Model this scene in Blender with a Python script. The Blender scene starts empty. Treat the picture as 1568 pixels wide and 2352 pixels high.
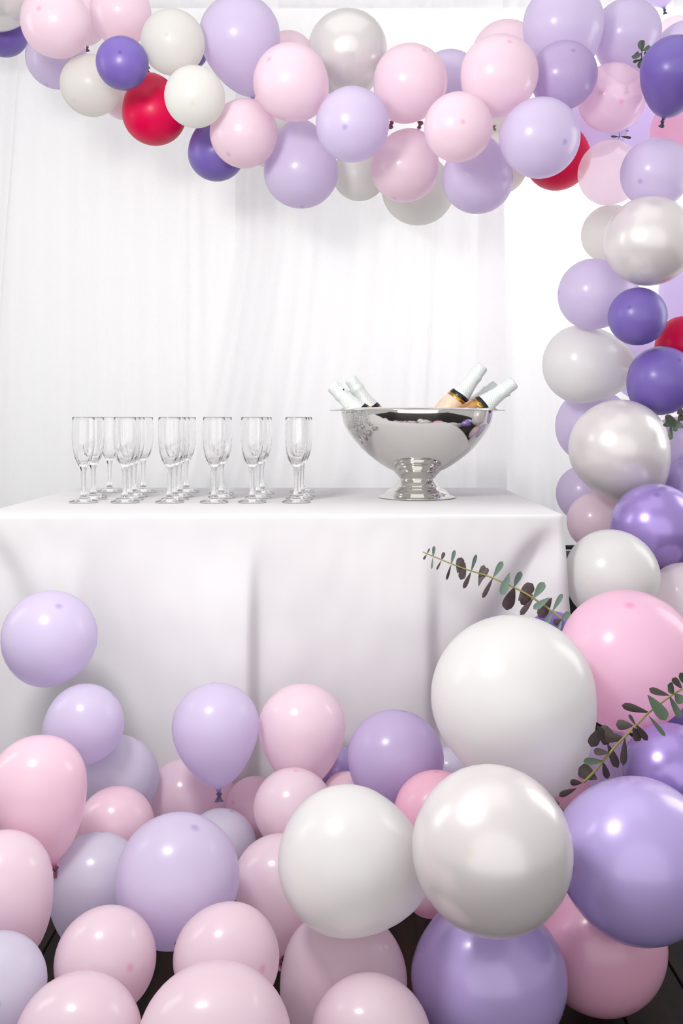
import bpy, bmesh, math, random
from mathutils import Vector, Matrix, noise

random.seed(7)
PI = math.pi
scene = bpy.context.scene
col = scene.collection

# ------------------------------------------------------------------ camera
cam_d = bpy.data.cameras.new('camera')
cam = bpy.data.objects.new('camera', cam_d)
col.objects.link(cam)
cam.location = (0, 0, 0.95)
cam.rotation_euler = (PI / 2, 0, 0)
cam_d.sensor_fit = 'VERTICAL'
cam_d.sensor_height = 36.0
cam_d.lens = 2200 / 2352 * 36.0
cam_d.shift_y = -216 / 2352
cam_d.clip_start = 0.02
scene.camera = cam

# ------------------------------------------------------------------ world, lights, exposure
world = bpy.data.worlds.new('world')
scene.world = world
world.use_nodes = True
bg = world.node_tree.nodes['Background']
bg.inputs[0].default_value = (1.0, 0.99, 0.985, 1)
bg.inputs[1].default_value = 0.66


def area(name, loc, target, sx, sy, watts, color=(1, 1, 1), shape='RECTANGLE'):
    d = bpy.data.lights.new(name, 'AREA')
    d.shape = shape
    d.size = sx
    if shape in ('RECTANGLE', 'ELLIPSE'):
        d.size_y = sy
    d.energy = watts
    d.color = color
    o = bpy.data.objects.new(name, d)
    o.location = loc
    v = Vector(target) - Vector(loc)
    o.rotation_euler = v.to_track_quat('-Z', 'Y').to_euler()
    col.objects.link(o)
    return o


area('flash_softbox', (-0.56, 1.0, 1.72), (0.0, 2.35, 0.95), 0.36, 0.36, 21.0, (1, 0.985, 0.965), 'DISK')
area('front_fill_light', (-0.1, -2.2, 1.0), (0.1, 2.4, 0.9), 5.6, 5.6, 84.0, (1, 0.99, 0.985), 'DISK')  # added fill behind the camera, lifts the lower halves of the balloons
area('overhead_fill_light', (-0.1, 1.7, 3.3), (-0.1, 2.1, 0.7), 2.6, 2.0, 13.0, (1, 0.995, 0.985))  # unseen fill added above to brighten the table top
area('curtain_back_light', (-0.1, 3.62, 1.35), (-0.1, 2.9, 1.35), 3.6, 2.2, 14.0)
area('curtain_corner_light', (1.15, 3.58, 1.75), (0.85, 2.9, 1.5), 1.1, 1.1, 19.0)
area('side_area_light', (2.1, 2.5, 1.45), (0.4, 1.7, 0.6), 0.7, 1.3, 13.0)  # area light added outside the frame for the bright stripes on balloon edges
area('side_fill_light', (-2.3, 2.1, 1.7), (-0.2, 1.7, 0.5), 0.5, 1.2, 7.0)

vs = scene.view_settings
vs.view_transform = 'Standard'
vs.look = 'None'
vs.gamma = 1.0
vs.exposure = -0.05
vs.use_curve_mapping = False
scene.cycles.max_bounces = 24
scene.cycles.transmission_bounces = 24
scene.cycles.transparent_max_bounces = 16
scene.cycles.diffuse_bounces = 5
scene.cycles.glossy_bounces = 5
scene.cycles.use_denoising = True
scene.cycles.sample_clamp_indirect = 4.0


# ------------------------------------------------------------------ helpers
def lin(c):
    def f(x):
        x /= 255.0
        return x / 12.92 if x <= 0.04045 else ((x + 0.055) / 1.055) ** 2.4
    return (f(c[0]), f(c[1]), f(c[2]), 1.0)


class NT:
    """a little node builder"""
    def __init__(self, name):
        self.m = bpy.data.materials.new(name)
        self.m.use_nodes = True
        self.t = self.m.node_tree
        self.t.nodes.clear()
        self.out = self.t.nodes.new('ShaderNodeOutputMaterial')

    def n(self, kind, **kw):
        nd = self.t.nodes.new(kind)
        for k, v in kw.items():
            setattr(nd, k, v)
        return nd

    def l(self, a, b):
        self.t.links.new(a, b)

    def math(self, op, a, b=None, clamp=False):
        nd = self.n('ShaderNodeMath', operation=op, use_clamp=clamp)
        for i, x in enumerate((a, b)):
            if x is None:
                continue
            if isinstance(x, (int, float)):
                nd.inputs[i].default_value = x
            else:
                self.l(x, nd.inputs[i])
        return nd.outputs[0]

    def mixc(self, fac, a, b):
        nd = self.n('ShaderNodeMix', data_type='RGBA')
        for sock, x in ((nd.inputs[0], fac), (nd.inputs[6], a), (nd.inputs[7], b)):
            if isinstance(x, (int, float, tuple)):
                sock.default_value = x
            else:
                self.l(x, sock)
        return nd.outputs[2]

    def mixs(self, fac, a, b):
        nd = self.n('ShaderNodeMixShader')
        if isinstance(fac, (int, float)):
            nd.inputs[0].default_value = fac
        else:
            self.l(fac, nd.inputs[0])
        self.l(a, nd.inputs[1])
        self.l(b, nd.inputs[2])
        return nd.outputs[0]

    def ramp(self, fac, lo, hi, a=0.0, b=1.0):
        nd = self.n('ShaderNodeMapRange', interpolation_type='SMOOTHSTEP')
        self.l(fac, nd.inputs[0])
        for i, x in enumerate((lo, hi, a, b)):
            nd.inputs[i + 1].default_value = x
        return nd.outputs[0]

    def noise(self, scale, detail=3.0, coord='Object', rough=0.5):
        tc = self.n('ShaderNodeTexCoord')
        nz = self.n('ShaderNodeTexNoise')
        nz.inputs['Scale'].default_value = scale
        nz.inputs['Detail'].default_value = detail
        nz.inputs['Roughness'].default_value = rough
        self.l(tc.outputs[coord], nz.inputs['Vector'])
        return nz.outputs['Fac']

    def bump(self, h, strength, dist):
        b = self.n('ShaderNodeBump')
        b.inputs['Strength'].default_value = strength
        b.inputs['Distance'].default_value = dist
        self.l(h, b.inputs['Height'])
        return b.outputs[0]

    def prin(self, color, rough=0.5, metal=0.0, coat=0.0, coat_rough=0.05, spec=0.5, normal=None, **kw):
        p = self.n('ShaderNodeBsdfPrincipled')
        if isinstance(color, tuple):
            p.inputs['Base Color'].default_value = color
        else:
            self.l(color, p.inputs['Base Color'])
        if isinstance(rough, (int, float)):
            p.inputs['Roughness'].default_value = rough
        else:
            self.l(rough, p.inputs['Roughness'])
        p.inputs['Metallic'].default_value = metal
        p.inputs['Coat Weight'].default_value = coat
        p.inputs['Coat Roughness'].default_value = coat_rough
        p.inputs['Specular IOR Level'].default_value = spec
        if normal is not None:
            self.l(normal, p.inputs['Normal'])
        for k, v in kw.items():
            p.inputs[k].default_value = v
        return p.outputs[0]

    def trl(self, color):
        t = self.n('ShaderNodeBsdfTranslucent')
        if isinstance(color, tuple):
            t.inputs[0].default_value = color
        else:
            self.l(color, t.inputs[0])
        return t.outputs[0]

    def done(self, sh):
        self.l(sh, self.out.inputs['Surface'])
        return self.m


def shade(me, smooth=True):
    me.polygons.foreach_set('use_smooth', [smooth] * len(me.polygons))


def mesh_from(name, verts, faces, uvs=None, smooth=True):
    me = bpy.data.meshes.new(name)
    me.from_pydata(verts, [], faces)
    if uvs is not None:
        ul = me.uv_layers.new(name='UVMap')
        for lp in me.loops:
            ul.data[lp.index].uv = uvs[lp.vertex_index]
    shade(me, smooth)
    me.update()
    return me


def link(name, me, mat, parent=None, loc=None, rot=None):
    o = bpy.data.objects.new(name, me)
    if me is not None and mat is not None and not me.materials:
        me.materials.append(mat)
    col.objects.link(o)
    if parent is not None:
        o.parent = parent
    if loc is not None:
        o.location = loc
    if rot is not None:
        o.rotation_euler = rot
    return o


def thing(name, label, cat, loc=(0, 0, 0), group=None):
    o = bpy.data.objects.new(name, None)
    col.objects.link(o)
    o.empty_display_size = 0.05
    o.location = loc
    tag(o, label, cat, group)
    return o


def tag(o, label, cat, group=None):
    o['label'] = label
    o['category'] = cat
    if group:
        o['group'] = group
    return o


def lathe(name, prof, seg=32, rfun=None, cap0=False, cap1=False):
    """prof: list of (r, z); UV u = turn, v = along the profile"""
    V, F, UV = [], [], []
    n = len(prof)
    for i, (r, z) in enumerate(prof):
        for k in range(seg + 1):
            a = 2 * PI * k / seg
            rr = r if rfun is None else rfun(r, z, a)
            V.append((rr * math.cos(a), rr * math.sin(a), z))
            UV.append((k / seg, i / (n - 1)))
    w = seg + 1
    for i in range(n - 1):
        for k in range(seg):
            F.append((i * w + k, i * w + k + 1, (i + 1) * w + k + 1, (i + 1) * w + k))
    me = mesh_from(name, V, F, UV)
    bm = bmesh.new()
    bm.from_mesh(me)
    bmesh.ops.remove_doubles(bm, verts=bm.verts, dist=1e-6)
    if cap0 or cap1:
        bmesh.ops.holes_fill(bm, edges=[e for e in bm.edges if e.is_boundary])
    bmesh.ops.recalc_face_normals(bm, faces=bm.faces)
    bm.to_mesh(me)
    bm.free()
    shade(me)
    return me


def tube(name, pts, radii, seg=8):
    V, F = [], []
    n = len(pts)
    P = [Vector(p) for p in pts]
    ref = Vector((0.31, 0.52, 0.79))
    for i in range(n):
        d = (P[min(i + 1, n - 1)] - P[max(i - 1, 0)]).normalized()
        u = d.cross(ref).normalized()
        v = d.cross(u)
        r = radii[i] if isinstance(radii, (list, tuple)) else radii
        for k in range(seg):
            a = 2 * PI * k / seg
            V.append(tuple(P[i] + r * (math.cos(a) * u + math.sin(a) * v)))
    for i in range(n - 1):
        for k in range(seg):
            k2 = (k + 1) % seg
            F.append((i * seg + k, i * seg + k2, (i + 1) * seg + k2, (i + 1) * seg + k))
    F.append(tuple(range(seg))[::-1])
    F.append(tuple((n - 1) * seg + k for k in range(seg)))
    return mesh_from(name, V, F)


def rounded_box(name, sx, sy, sz, bev, z0=0.0):
    bm = bmesh.new()
    bmesh.ops.create_cube(bm, size=1.0)
    for v in bm.verts:
        v.co = Vector((v.co.x * sx, v.co.y * sy, (v.co.z + 0.5) * sz + z0))
    bmesh.ops.bevel(bm, geom=list(bm.edges), offset=bev, segments=2, affect='EDGES')
    me = bpy.data.meshes.new(name)
    bm.to_mesh(me)
    bm.free()
    return me


def smooth01(a, b, x):
    t = min(1.0, max(0.0, (x - a) / (b - a)))
    return t * t * (3 - 2 * t)


# ------------------------------------------------------------------ materials
def make_balloon_mat(name, c, tip, rough=0.33, trans=0.54, clear=0.0, metal=0.0, coat=0.55, coat_rough=0.19, spec=0.45):
    t = NT(name)
    uv = t.n('ShaderNodeUVMap')
    sep = t.n('ShaderNodeSeparateXYZ')
    t.l(uv.outputs[0], sep.inputs[0])
    v = sep.outputs[1]
    crown = t.ramp(v, 0.0, 0.036, 0.5, 0.0)          # thicker latex at the crown tip
    neck = t.ramp(v, 0.86, 0.99, 0.0, 0.9)              # and towards the neck
    m = t.math('MAXIMUM', crown, neck)
    colr = t.mixc(m, lin(c), lin(tip))
    s = t.prin(colr, rough, metal, coat, coat_rough, spec)
    if trans > 0:
        s = t.mixs(trans, s, t.trl(colr))
    if clear > 0:
        tr = t.n('ShaderNodeBsdfTransparent')
        t.l(colr, tr.inputs[0])
        s2 = t.prin(colr, 0.12, 0.0, 1.0, 0.06, 0.5)
        s = t.mixs(clear, s, tr.outputs[0])
        s = t.mixs(0.10, s, s2)
    return t.done(s)


BM = {}
def bmat(key, c, tip, **kw):
    BM[key] = make_balloon_mat('latex_' + key, c, tip, **kw)
    kc = tuple(int(x * 0.55) for x in tip)
    BM[key + '_knot'] = make_balloon_mat('knot_' + key, kc, kc, trans=0.1)


LAV_T = (150, 132, 205)
PINK_T = (250, 140, 185)
bmat('lav', (229, 219, 241), LAV_T)
bmat('lav2', (214, 198, 231), (140, 122, 198))
bmat('lil', (236, 226, 250), (120, 100, 185), clear=0.32, trans=0.65)
bmat('lil2', (231, 226, 241), (140, 132, 195))
bmat('pink', (248, 230, 239), PINK_T, clear=0.06)
bmat('palepink', (254, 245, 250), PINK_T, clear=0.45, trans=0.65)
bmat('pink2', (249, 223, 235), PINK_T, clear=0.05)
bmat('clearpink', (250, 230, 242), PINK_T, clear=0.32)
bmat('hotpink', (253, 219, 237), (245, 120, 190))
bmat('hotpink2', (252, 208, 226), (245, 120, 180))
bmat('darkened', (226, 172, 198), (200, 120, 160), trans=0.2)  # ordinary pink latex with the shade of its spot put into the colour
bmat('white', (240, 239, 238), (236, 232, 214), trans=0.45)
bmat('cream', (240, 240, 236), (226, 222, 196), coat=0.2, rough=0.42, trans=0.6)
bmat('pearl', (234, 229, 229), (228, 222, 205), rough=0.30, metal=0.24, trans=0.25, coat=0.35, coat_rough=0.12, spec=0.7)
bmat('greypearl', (232, 229, 228), (222, 218, 200), rough=0.26, metal=0.25, trans=0.28, coat=0.4, coat_rough=0.1, spec=0.7)
bmat('purple', (122, 102, 182), (52, 40, 118), rough=0.36, trans=0.18, coat=0.15, coat_rough=0.2)
bmat('purple2', (188, 170, 225), (110, 86, 170), rough=0.30, trans=0.15, metal=0.12, coat=0.4, coat_rough=0.14, spec=0.6)
bmat('pearlpurple', (162, 138, 206), (96, 74, 160), rough=0.27, trans=0.08, metal=0.38, coat=0.3, coat_rough=0.14, spec=0.7)
bmat('red', (228, 0, 78), (165, 0, 45), rough=0.42, trans=0.22, coat=0.12, coat_rough=0.22, spec=0.28)

# sheer curtain and cloth
t = NT('sheer_white_voile')
weave = t.noise(900, 1.0)
cc = t.mixc(t.ramp(weave, 0.3, 0.7), (0.86, 0.86, 0.87, 1), (0.93, 0.93, 0.935, 1))
d = t.n('ShaderNodeBsdfDiffuse')
t.l(cc, d.inputs[0])
s = t.mixs(0.42, d.outputs[0], t.trl(cc))
tr = t.n('ShaderNodeBsdfTransparent')
lw = t.n('ShaderNodeLayerWeight')
lw.inputs[0].default_value = 0.35
s = t.mixs(t.ramp(lw.outputs['Facing'], 0.0, 0.75, 0.36, 0.02), s, tr.outputs[0])
M_SHEER = t.done(s)

t = NT('white_backing_drape')
d = t.n('ShaderNodeBsdfDiffuse')
d.inputs[0].default_value = (0.88, 0.88, 0.885, 1)
M_LINING = t.done(t.mixs(0.45, d.outputs[0], t.trl((0.9, 0.9, 0.9, 1))))

t = NT('white_table_linen')
h = t.noise(260, 2.0)
cc = t.mixc(t.ramp(t.noise(2.2, 3.0), 0.3, 0.7), lin((217, 215, 217)), lin((225, 223, 225)))
p = t.prin(cc, 0.82, 0, 0, 0, 0.25, t.bump(h, 0.10, 0.001), **{'Sheen Weight': 0.12})
M_LINEN = t.done(t.mixs(0.10, p, t.trl(cc)))

t = NT('white_wall_paint')
M_WALL = t.done(t.prin(t.mixc(t.noise(6, 3), (0.82, 0.82, 0.82, 1), (0.86, 0.86, 0.855, 1)), 0.7))

t = NT('dark_stained_wood')
tc = t.n('ShaderNodeTexCoord')
mp = t.n('ShaderNodeMapping')
mp.inputs['Scale'].default_value = (14, 0.9, 14)
t.l(tc.outputs['Object'], mp.inputs[0])
nz = t.n('ShaderNodeTexNoise')
nz.inputs['Scale'].default_value = 4.0
nz.inputs['Detail'].default_value = 6.0
t.l(mp.outputs[0], nz.inputs['Vector'])
oi = t.n('ShaderNodeObjectInfo')
base = t.mixc(t.ramp(nz.outputs[0], 0.35, 0.7), lin((13, 6, 4)), lin((42, 20, 10)))
base = t.mixc(t.math('MULTIPLY', oi.outputs['Random'], 0.5), base, lin((10, 5, 4)))
M_WOOD = t.done(t.prin(base, 0.5, 0, 0.0, 0.15, 0.18, t.bump(nz.outputs[0], 0.12, 0.002)))

t = NT('polished_steel')
nz = t.noise(7, 2)
M_STEEL = t.done(t.prin((0.68, 0.665, 0.64, 1), t.ramp(nz, 0.3, 0.7, 0.035, 0.07), 1.0))

t = NT('clear_glass')
g = t.n('ShaderNodeBsdfGlass')
g.inputs['Color'].default_value = (1.0, 1.0, 1.0, 1)
g.inputs['Roughness'].default_value = 0.0
g.inputs['IOR'].default_value = 1.48
M_GLASS = t.done(g.outputs[0])

t = NT('dotted_white_foil')
uv = t.n('ShaderNodeUVMap')
def dots(off):
    mp = t.n('ShaderNodeVectorMath', operation='MULTIPLY_ADD')
    t.l(uv.outputs[0], mp.inputs[0])
    mp.inputs[1].default_value = (20, 24, 0)
    mp.inputs[2].default_value = (off, off, 0)
    fr = t.n('ShaderNodeVectorMath', operation='FRACTION')
    t.l(mp.outputs[0], fr.inputs[0])
    sb = t.n('ShaderNodeVectorMath', operation='SUBTRACT')
    t.l(fr.outputs[0], sb.inputs[0])
    sb.inputs[1].default_value = (0.5, 0.5, 0)
    ln = t.n('ShaderNodeVectorMath', operation='LENGTH')
    t.l(sb.outputs[0], ln.inputs[0])
    return t.math('LESS_THAN', ln.outputs['Value'], 0.12)
dm = t.math('MAXIMUM', dots(0.0), dots(0.5))
cc = t.mixc(dm, lin((222, 227, 225)), lin((136, 152, 157)))
M_FOIL = t.done(t.prin(cc, 0.38, 0.12, 0, 0, 0.5, t.bump(t.noise(70, 4), 0.35, 0.003)))

def plain(name, rgb, rough, metal=0.0, coat=0.0, bump=None):
    t = NT(name)
    nz = t.noise(40, 3)
    c1 = lin(rgb)
    c2 = tuple(x * 0.86 for x in c1[:3]) + (1,)
    return t.done(t.prin(t.mixc(t.ramp(nz, 0.3, 0.75, 0, 1), c1, c2), rough, metal, coat, 0.06, 0.5,
                         t.bump(nz, *bump) if bump else None))

M_BLACKBAND = plain('black_neck_band', (14, 11, 12), 0.3)
M_GOLD = plain('gold_neck_label', (196, 152, 62), 0.22, 0.9)
M_BODY = plain('amber_bottle_glass', (176, 122, 66), 0.10, 0.25, 0.9)
M_BLUSH = plain('blush_paper_label', (228, 200, 176), 0.35)
M_BLACK = plain('black_fabric_case', (12, 11, 13), 0.65, bump=(0.3, 0.001))
M_RODM = plain('white_painted_pole', (210, 208, 214), 0.4)
M_STEM = plain('olive_stem', (138, 134, 72), 0.6)
M_STEMD = plain('brown_stem', (74, 62, 44), 0.6)

t = NT('eucalyptus_leaf')
mott = t.noise(160, 4)
front = t.mixc(t.ramp(mott, 0.35, 0.68), lin((74, 94, 82)), lin((128, 152, 138)))
back = t.mixc(t.ramp(mott, 0.35, 0.68), lin((58, 48, 50)), lin((92, 78, 78)))
ge = t.n('ShaderNodeNewGeometry')
M_LEAF = t.done(t.prin(t.mixc(ge.outputs['Backfacing'], front, back), 0.55, 0, 0, 0, 0.35))
t = NT('eucalyptus_leaf_dark')
mott = t.noise(140, 4)
front = t.mixc(t.ramp(mott, 0.35, 0.68), lin((52, 64, 48)), lin((94, 112, 92)))
back = t.mixc(t.ramp(mott, 0.35, 0.68), lin((42, 38, 34)), lin((82, 70, 64)))
ge = t.n('ShaderNodeNewGeometry')
M_LEAFD = t.done(t.prin(t.mixc(ge.outputs['Backfacing'], front, back), 0.5, 0, 0, 0, 0.35))

# ------------------------------------------------------------------ the setting
def struct(o):
    o['kind'] = 'structure'
    return o

floor = struct(link('floor', rounded_box('floor', 7.0, 5.6, 0.06, 0.005, -0.0645), M_WOOD, loc=(0, 1.4, 0)))
pw = 0.122
i = 0
plank_me = rounded_box('plank', pw - 0.003, 1.197, 0.018, 0.0015, 0)
for c in range(-12, 13):
    for r in range(3):
        y = 0.75 + 1.2 * r + (0.47 * c) % 1.2 - 0.3
        o = link('plank', plank_me, M_WOOD, floor, (c * pw + 0.02, y - 1.4, -0.018 + 0.0006 * ((c * 7 + r * 3) % 3)))
wall = struct(link('wall_back', rounded_box('wall_back', 7.0, 0.1, 3.1, 0.004), M_WALL, loc=(0, 3.75, 0)))

# ------------------------------------------------------------------ drapes behind the table
def pleats(seed, n):
    rnd = random.Random(seed)
    xs = []
    x = 0.0
    while x < 1.0:
        w = rnd.uniform(0.5, 1.7) / n
        xs.append((x + w / 2, w, rnd.uniform(0.35, 1.0), rnd.uniform(-1, 1), rnd.uniform(0, 6.28)))
        x += w
    return xs


def curtain(name, label, xl, xr, y, ztop, zbot, n, amp, seed, mat, nz=34, flare=None):
    P = pleats(seed, n)
    nx = int(n * 9)
    V, F = [], []
    for j in range(nz + 1):
        v = j / nz
        z = ztop + (zbot - ztop) * v
        a, b = xl, xr
        if flare:
            da, db = flare(v)
            a += da
            b += db
        for k in range(nx + 1):
            u = k / nx
            off = 0.0
            for (pc, w, h, dr, ph) in P:
                cc = pc + dr * 0.030 * (v - 0.25) * (1 + 0.35 * math.sin(4 * v + ph))
                q = (u - cc) / w
                if -1.2 < q < 1.2:
                    off += h * math.exp(-(q * 2.3) ** 2) * (0.6 + 0.5 * v)
            off += 0.25 * noise.noise(Vector((u * 9, z * 0.7, seed)))
            V.append((a + (b - a) * u + 0.004 * noise.noise(Vector((u * 30, z * 2, seed + 5))), y - amp * off, z))
    w = nx + 1
    for j in range(nz):
        for k in range(nx):
            F.append((j * w + k, j * w + k + 1, (j + 1) * w + k + 1, (j + 1) * w + k))
    o = link(name, mesh_from(name, V, F), mat)
    return tag(o, label, 'curtain', 'white drapes behind the table')


ZT = 2.285
rod = thing('drape_rod', 'pale horizontal pole along the top edge carrying the white drapes', 'pole', (0, 3.125, 0))
link('crossbar', tube('crossbar', [(-2.1, 0, ZT + 0.020), (2.1, 0, ZT + 0.020)], 0.017, 12), M_RODM, rod)
for sx in (-2.1, 2.1):
    link('upright', tube('upright', [(sx, 0, 0.012), (sx, 0, ZT + 0.02)], 0.02, 12), M_RODM, rod)
    link('base', rounded_box('base', 0.3, 0.3, 0.012, 0.003, 0), M_RODM, rod, (sx, 0, 0))
curtain('backing_drape', 'plain white drape hanging behind all the sheer panels', -2.0, 2.0, 3.17, ZT, 0.02, 34, 0.014, 21, M_LINING)
curtain('sheer_panel', 'white sheer panel gathered behind the champagne flutes', -1.55, -0.20, 3.02, ZT, 0.02, 27, 0.022, 3, M_SHEER)
curtain('sheer_panel', 'white sheer panel behind the steel bowl, its slanting edge pulled toward the flutes', -0.33, 0.50, 2.985, ZT, 0.02, 19, 0.021, 4, M_SHEER,
        flare=lambda v: (-0.46 * max(0, v - 0.34) ** 1.25 * 1.3, 0.02 * v))
curtain('sheer_panel', 'white sheer panel between the bottles and the balloon column', 0.465, 1.25, 3.035, ZT, 0.02, 18, 0.022, 5, M_SHEER,
        flare=lambda v: (-0.04 * math.sin(3 * v), 0))
curtain('sheer_panel', 'white sheer panel behind the balloon column by the frame edge', 1.15, 1.95, 3.085, ZT, 0.02, 17, 0.022, 6, M_SHEER)
curtain('sheer_panel', 'white sheer panel at the frame edge beyond the flutes, in slight shade', -2.0, -0.98, 2.98, ZT, 0.02, 16, 0.026, 9, M_SHEER,
        flare=lambda v: (0, -0.06 * math.sin(2.6 * v) - 0.05 * v))

# ------------------------------------------------------------------ tablecloth
TX0, TX1, TY0, TY1, TZ = -0.755, 0.458, 1.985, 2.745, 0.75
def cloth():
    V, F = [], []
    # outline of the top, anticlockwise from the front
    nxs, nys, cr = 200, 60, 0.012
    ring = []
    def seg(p, q, n):
        for k in range(n):
            ring.append((p[0] + (q[0] - p[0]) * k / n, p[1] + (q[1] - p[1]) * k / n))
    def arc(cx, cy, a0, n=8):
        for k in range(n):
            a = a0 + (PI / 2) * k / n
            ring.append((cx + cr * math.cos(a), cy + cr * math.sin(a)))
    seg((TX0 + cr, TY0), (TX1 - cr, TY0), nxs)
    arc(TX1 - cr, TY0 + cr, -PI / 2)
    seg((TX1, TY0 + cr), (TX1, TY1 - cr), nys)
    arc(TX1 - cr, TY1 - cr, 0)
    seg((TX1 - cr, TY1), (TX0 + cr, TY1), 80)
    arc(TX0 + cr, TY1 - cr, PI / 2)
    seg((TX0, TY1 - cr), (TX0, TY0 + cr), nys)
    arc(TX0 + cr, TY0 + cr, PI)
    N = len(ring)
    C = Vector(((TX0 + TX1) / 2, (TY0 + TY1) / 2))
    nrm = []
    for k in range(N):
        a, b = Vector(ring[k - 1]), Vector(ring[(k + 1) % N])
        d = (b - a).normalized()
        nrm.append(Vector((d.y, -d.x)))
    rows = []
    def fold(k, v):
        x, y = ring[k]
        n = nrm[k]
        d = 0.0
        if n.y < -0.3:                                     # front face
            for (fx, amp, w0, w1) in ((-0.188, 0.050, 0.30, 0.020), (0.176, 0.030, 0.22, 0.030), (-0.548, 0.028, 0.16, 0.03)):
                up = smooth01(fx - w0, fx - 0.008, x)
                dn = 1 - smooth01(fx - 0.006, fx + w1, x)
                rec = -0.35 * math.exp(-((x - fx - 0.035) / 0.03) ** 2)
                g = smooth01(0.03, 0.30, v) * (0.45 + 0.55 * v)
                d += amp * g * (up * dn + rec)
            # valley beside the corner, slanting down and away from it
            vx = TX1 - 0.018 - 0.34 * v
            d -= 0.034 * smooth01(0.0, 0.12, v) * (1 - 0.6 * smooth01(0.3, 0.7, v)) * math.exp(-((x - vx) / (0.022 + 0.10 * v)) ** 2)
            vx = TX0 + 0.02 + 0.25 * v
            d -= 0.016 * smooth01(0.0, 0.15, v) * (1 - 0.6 * smooth01(0.3, 0.8, v)) * math.exp(-((x - vx) / (0.02 + 0.10 * v)) ** 2)
            # slanting pull near the stacked lavender balloons
            vx = -0.50 + 0.30 * max(0, v - 0.45)
            d -= 0.026 * smooth01(0.5, 0.85, v) * math.exp(-((x - vx) / 0.035) ** 2)
        else:
            d += 0.016 * v * math.sin(17 * y + 1.3)
        corner = 0.0
        for cx_, cy_ in ((TX1, TY0), (TX0, TY0), (TX1, TY1), (TX0, TY1)):
            r = math.hypot(x - cx_, y - cy_)
            corner += math.exp(-(r / 0.05) ** 2)
        d += 0.036 * corner * v ** 0.8
        d += 0.006 * v * noise.noise(Vector((x * 6, y * 6, v * 1.2)))
        d += 0.0018 * noise.noise(Vector((x * 28, y * 28, v * 9)))
        return d + 0.012 * v
    nv = 56
    # top: concentric rings shrinking to the middle
    inner = [1.0, 0.992, 0.96, 0.88, 0.74, 0.55, 0.33, 0.12]
    for s in reversed(inner):
        row = []
        for k in range(N):
            x = C.x + (ring[k][0] - C.x) * s
            y = C.y + (ring[k][1] - C.y) * s
            z = TZ + 0.0007 * noise.noise(Vector((x * 7, y * 7, 3))) * (1 if s < 0.97 else 0)
            row.append((x, y, z))
        rows.append(row)
    for (ox, dz) in ((0.0022, -0.0012), (0.0036, -0.004), (0.004, -0.010)):
        rows.append([(ring[k][0] + nrm[k].x * ox, ring[k][1] + nrm[k].y * ox, TZ + dz) for k in range(N)])
    for j in range(1, nv + 1):
        v = j / nv
        z = TZ - 0.010 - (TZ - 0.018) * v
        row = []
        for k in range(N):
            d = 0.004 + fold(k, v)
            row.append((ring[k][0] + nrm[k].x * d, ring[k][1] + nrm[k].y * d, z))
        rows.append(row)
    for row in rows:
        V.extend(row)
    for j in range(len(rows) - 1):
        for k in range(N):
            k2 = (k + 1) % N
            F.append((j * N + k, (j + 1) * N + k, (j + 1) * N + k2, j * N + k2))
    F.append(tuple(range(N)))
    return mesh_from('tablecloth', V, F)

tag(link('tablecloth', cloth(), M_LINEN), 'white floor length cloth draped over the drinks table', 'tablecloth')

# ------------------------------------------------------------------ champagne flutes
def flute_parts():
    def facet(r, z, a):
        k = 0.055 * smooth01(0.082, 0.095, z) * (1 - smooth01(0.105, 0.150, z))
        return r * (1 + k * (abs(math.cos(5 * a)) - 0.6))
    zo = [(0.0095, 0.084), (0.0125, 0.0885), (0.0165, 0.096), (0.0205, 0.107), (0.0235, 0.120), (0.0256, 0.135), (0.0266, 0.150),
          (0.0268, 0.163), (0.0264, 0.178), (0.0258, 0.192), (0.0256, 0.1995), (0.0251, 0.2006), (0.0246, 0.1995)]
    zi = [(0.0247, 0.192), (0.0252, 0.178), (0.0255, 0.163), (0.0252, 0.150), (0.0241, 0.135), (0.0218, 0.120), (0.0186, 0.108),
          (0.0140, 0.099), (0.0085, 0.0935), (0.0035, 0.0915), (0.0, 0.0912)]
    bowl = lathe('flute_bowl', zo + zi, 40, facet)
    stem = lathe('flute_stem', [(0.0095, 0.084), (0.0078, 0.079), (0.0065, 0.070), (0.0056, 0.056), (0.0052, 0.040), (0.0054, 0.028),
                                (0.0064, 0.0215), (0.0078, 0.0195), (0.0078, 0.0175), (0.0070, 0.0160)], 20)
    foot = lathe('flute_foot', [(0.0070, 0.0160), (0.0086, 0.0135), (0.0086, 0.0115), (0.0120, 0.0088), (0.019, 0.0062), (0.027, 0.0042), (0.0322, 0.0030),
                                (0.0334, 0.0018), (0.0328, 0.0004), (0.0300, 0.0), (0.02, 0.0008), (0.0, 0.0012)], 40)
    return bowl, stem, foot

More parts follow.
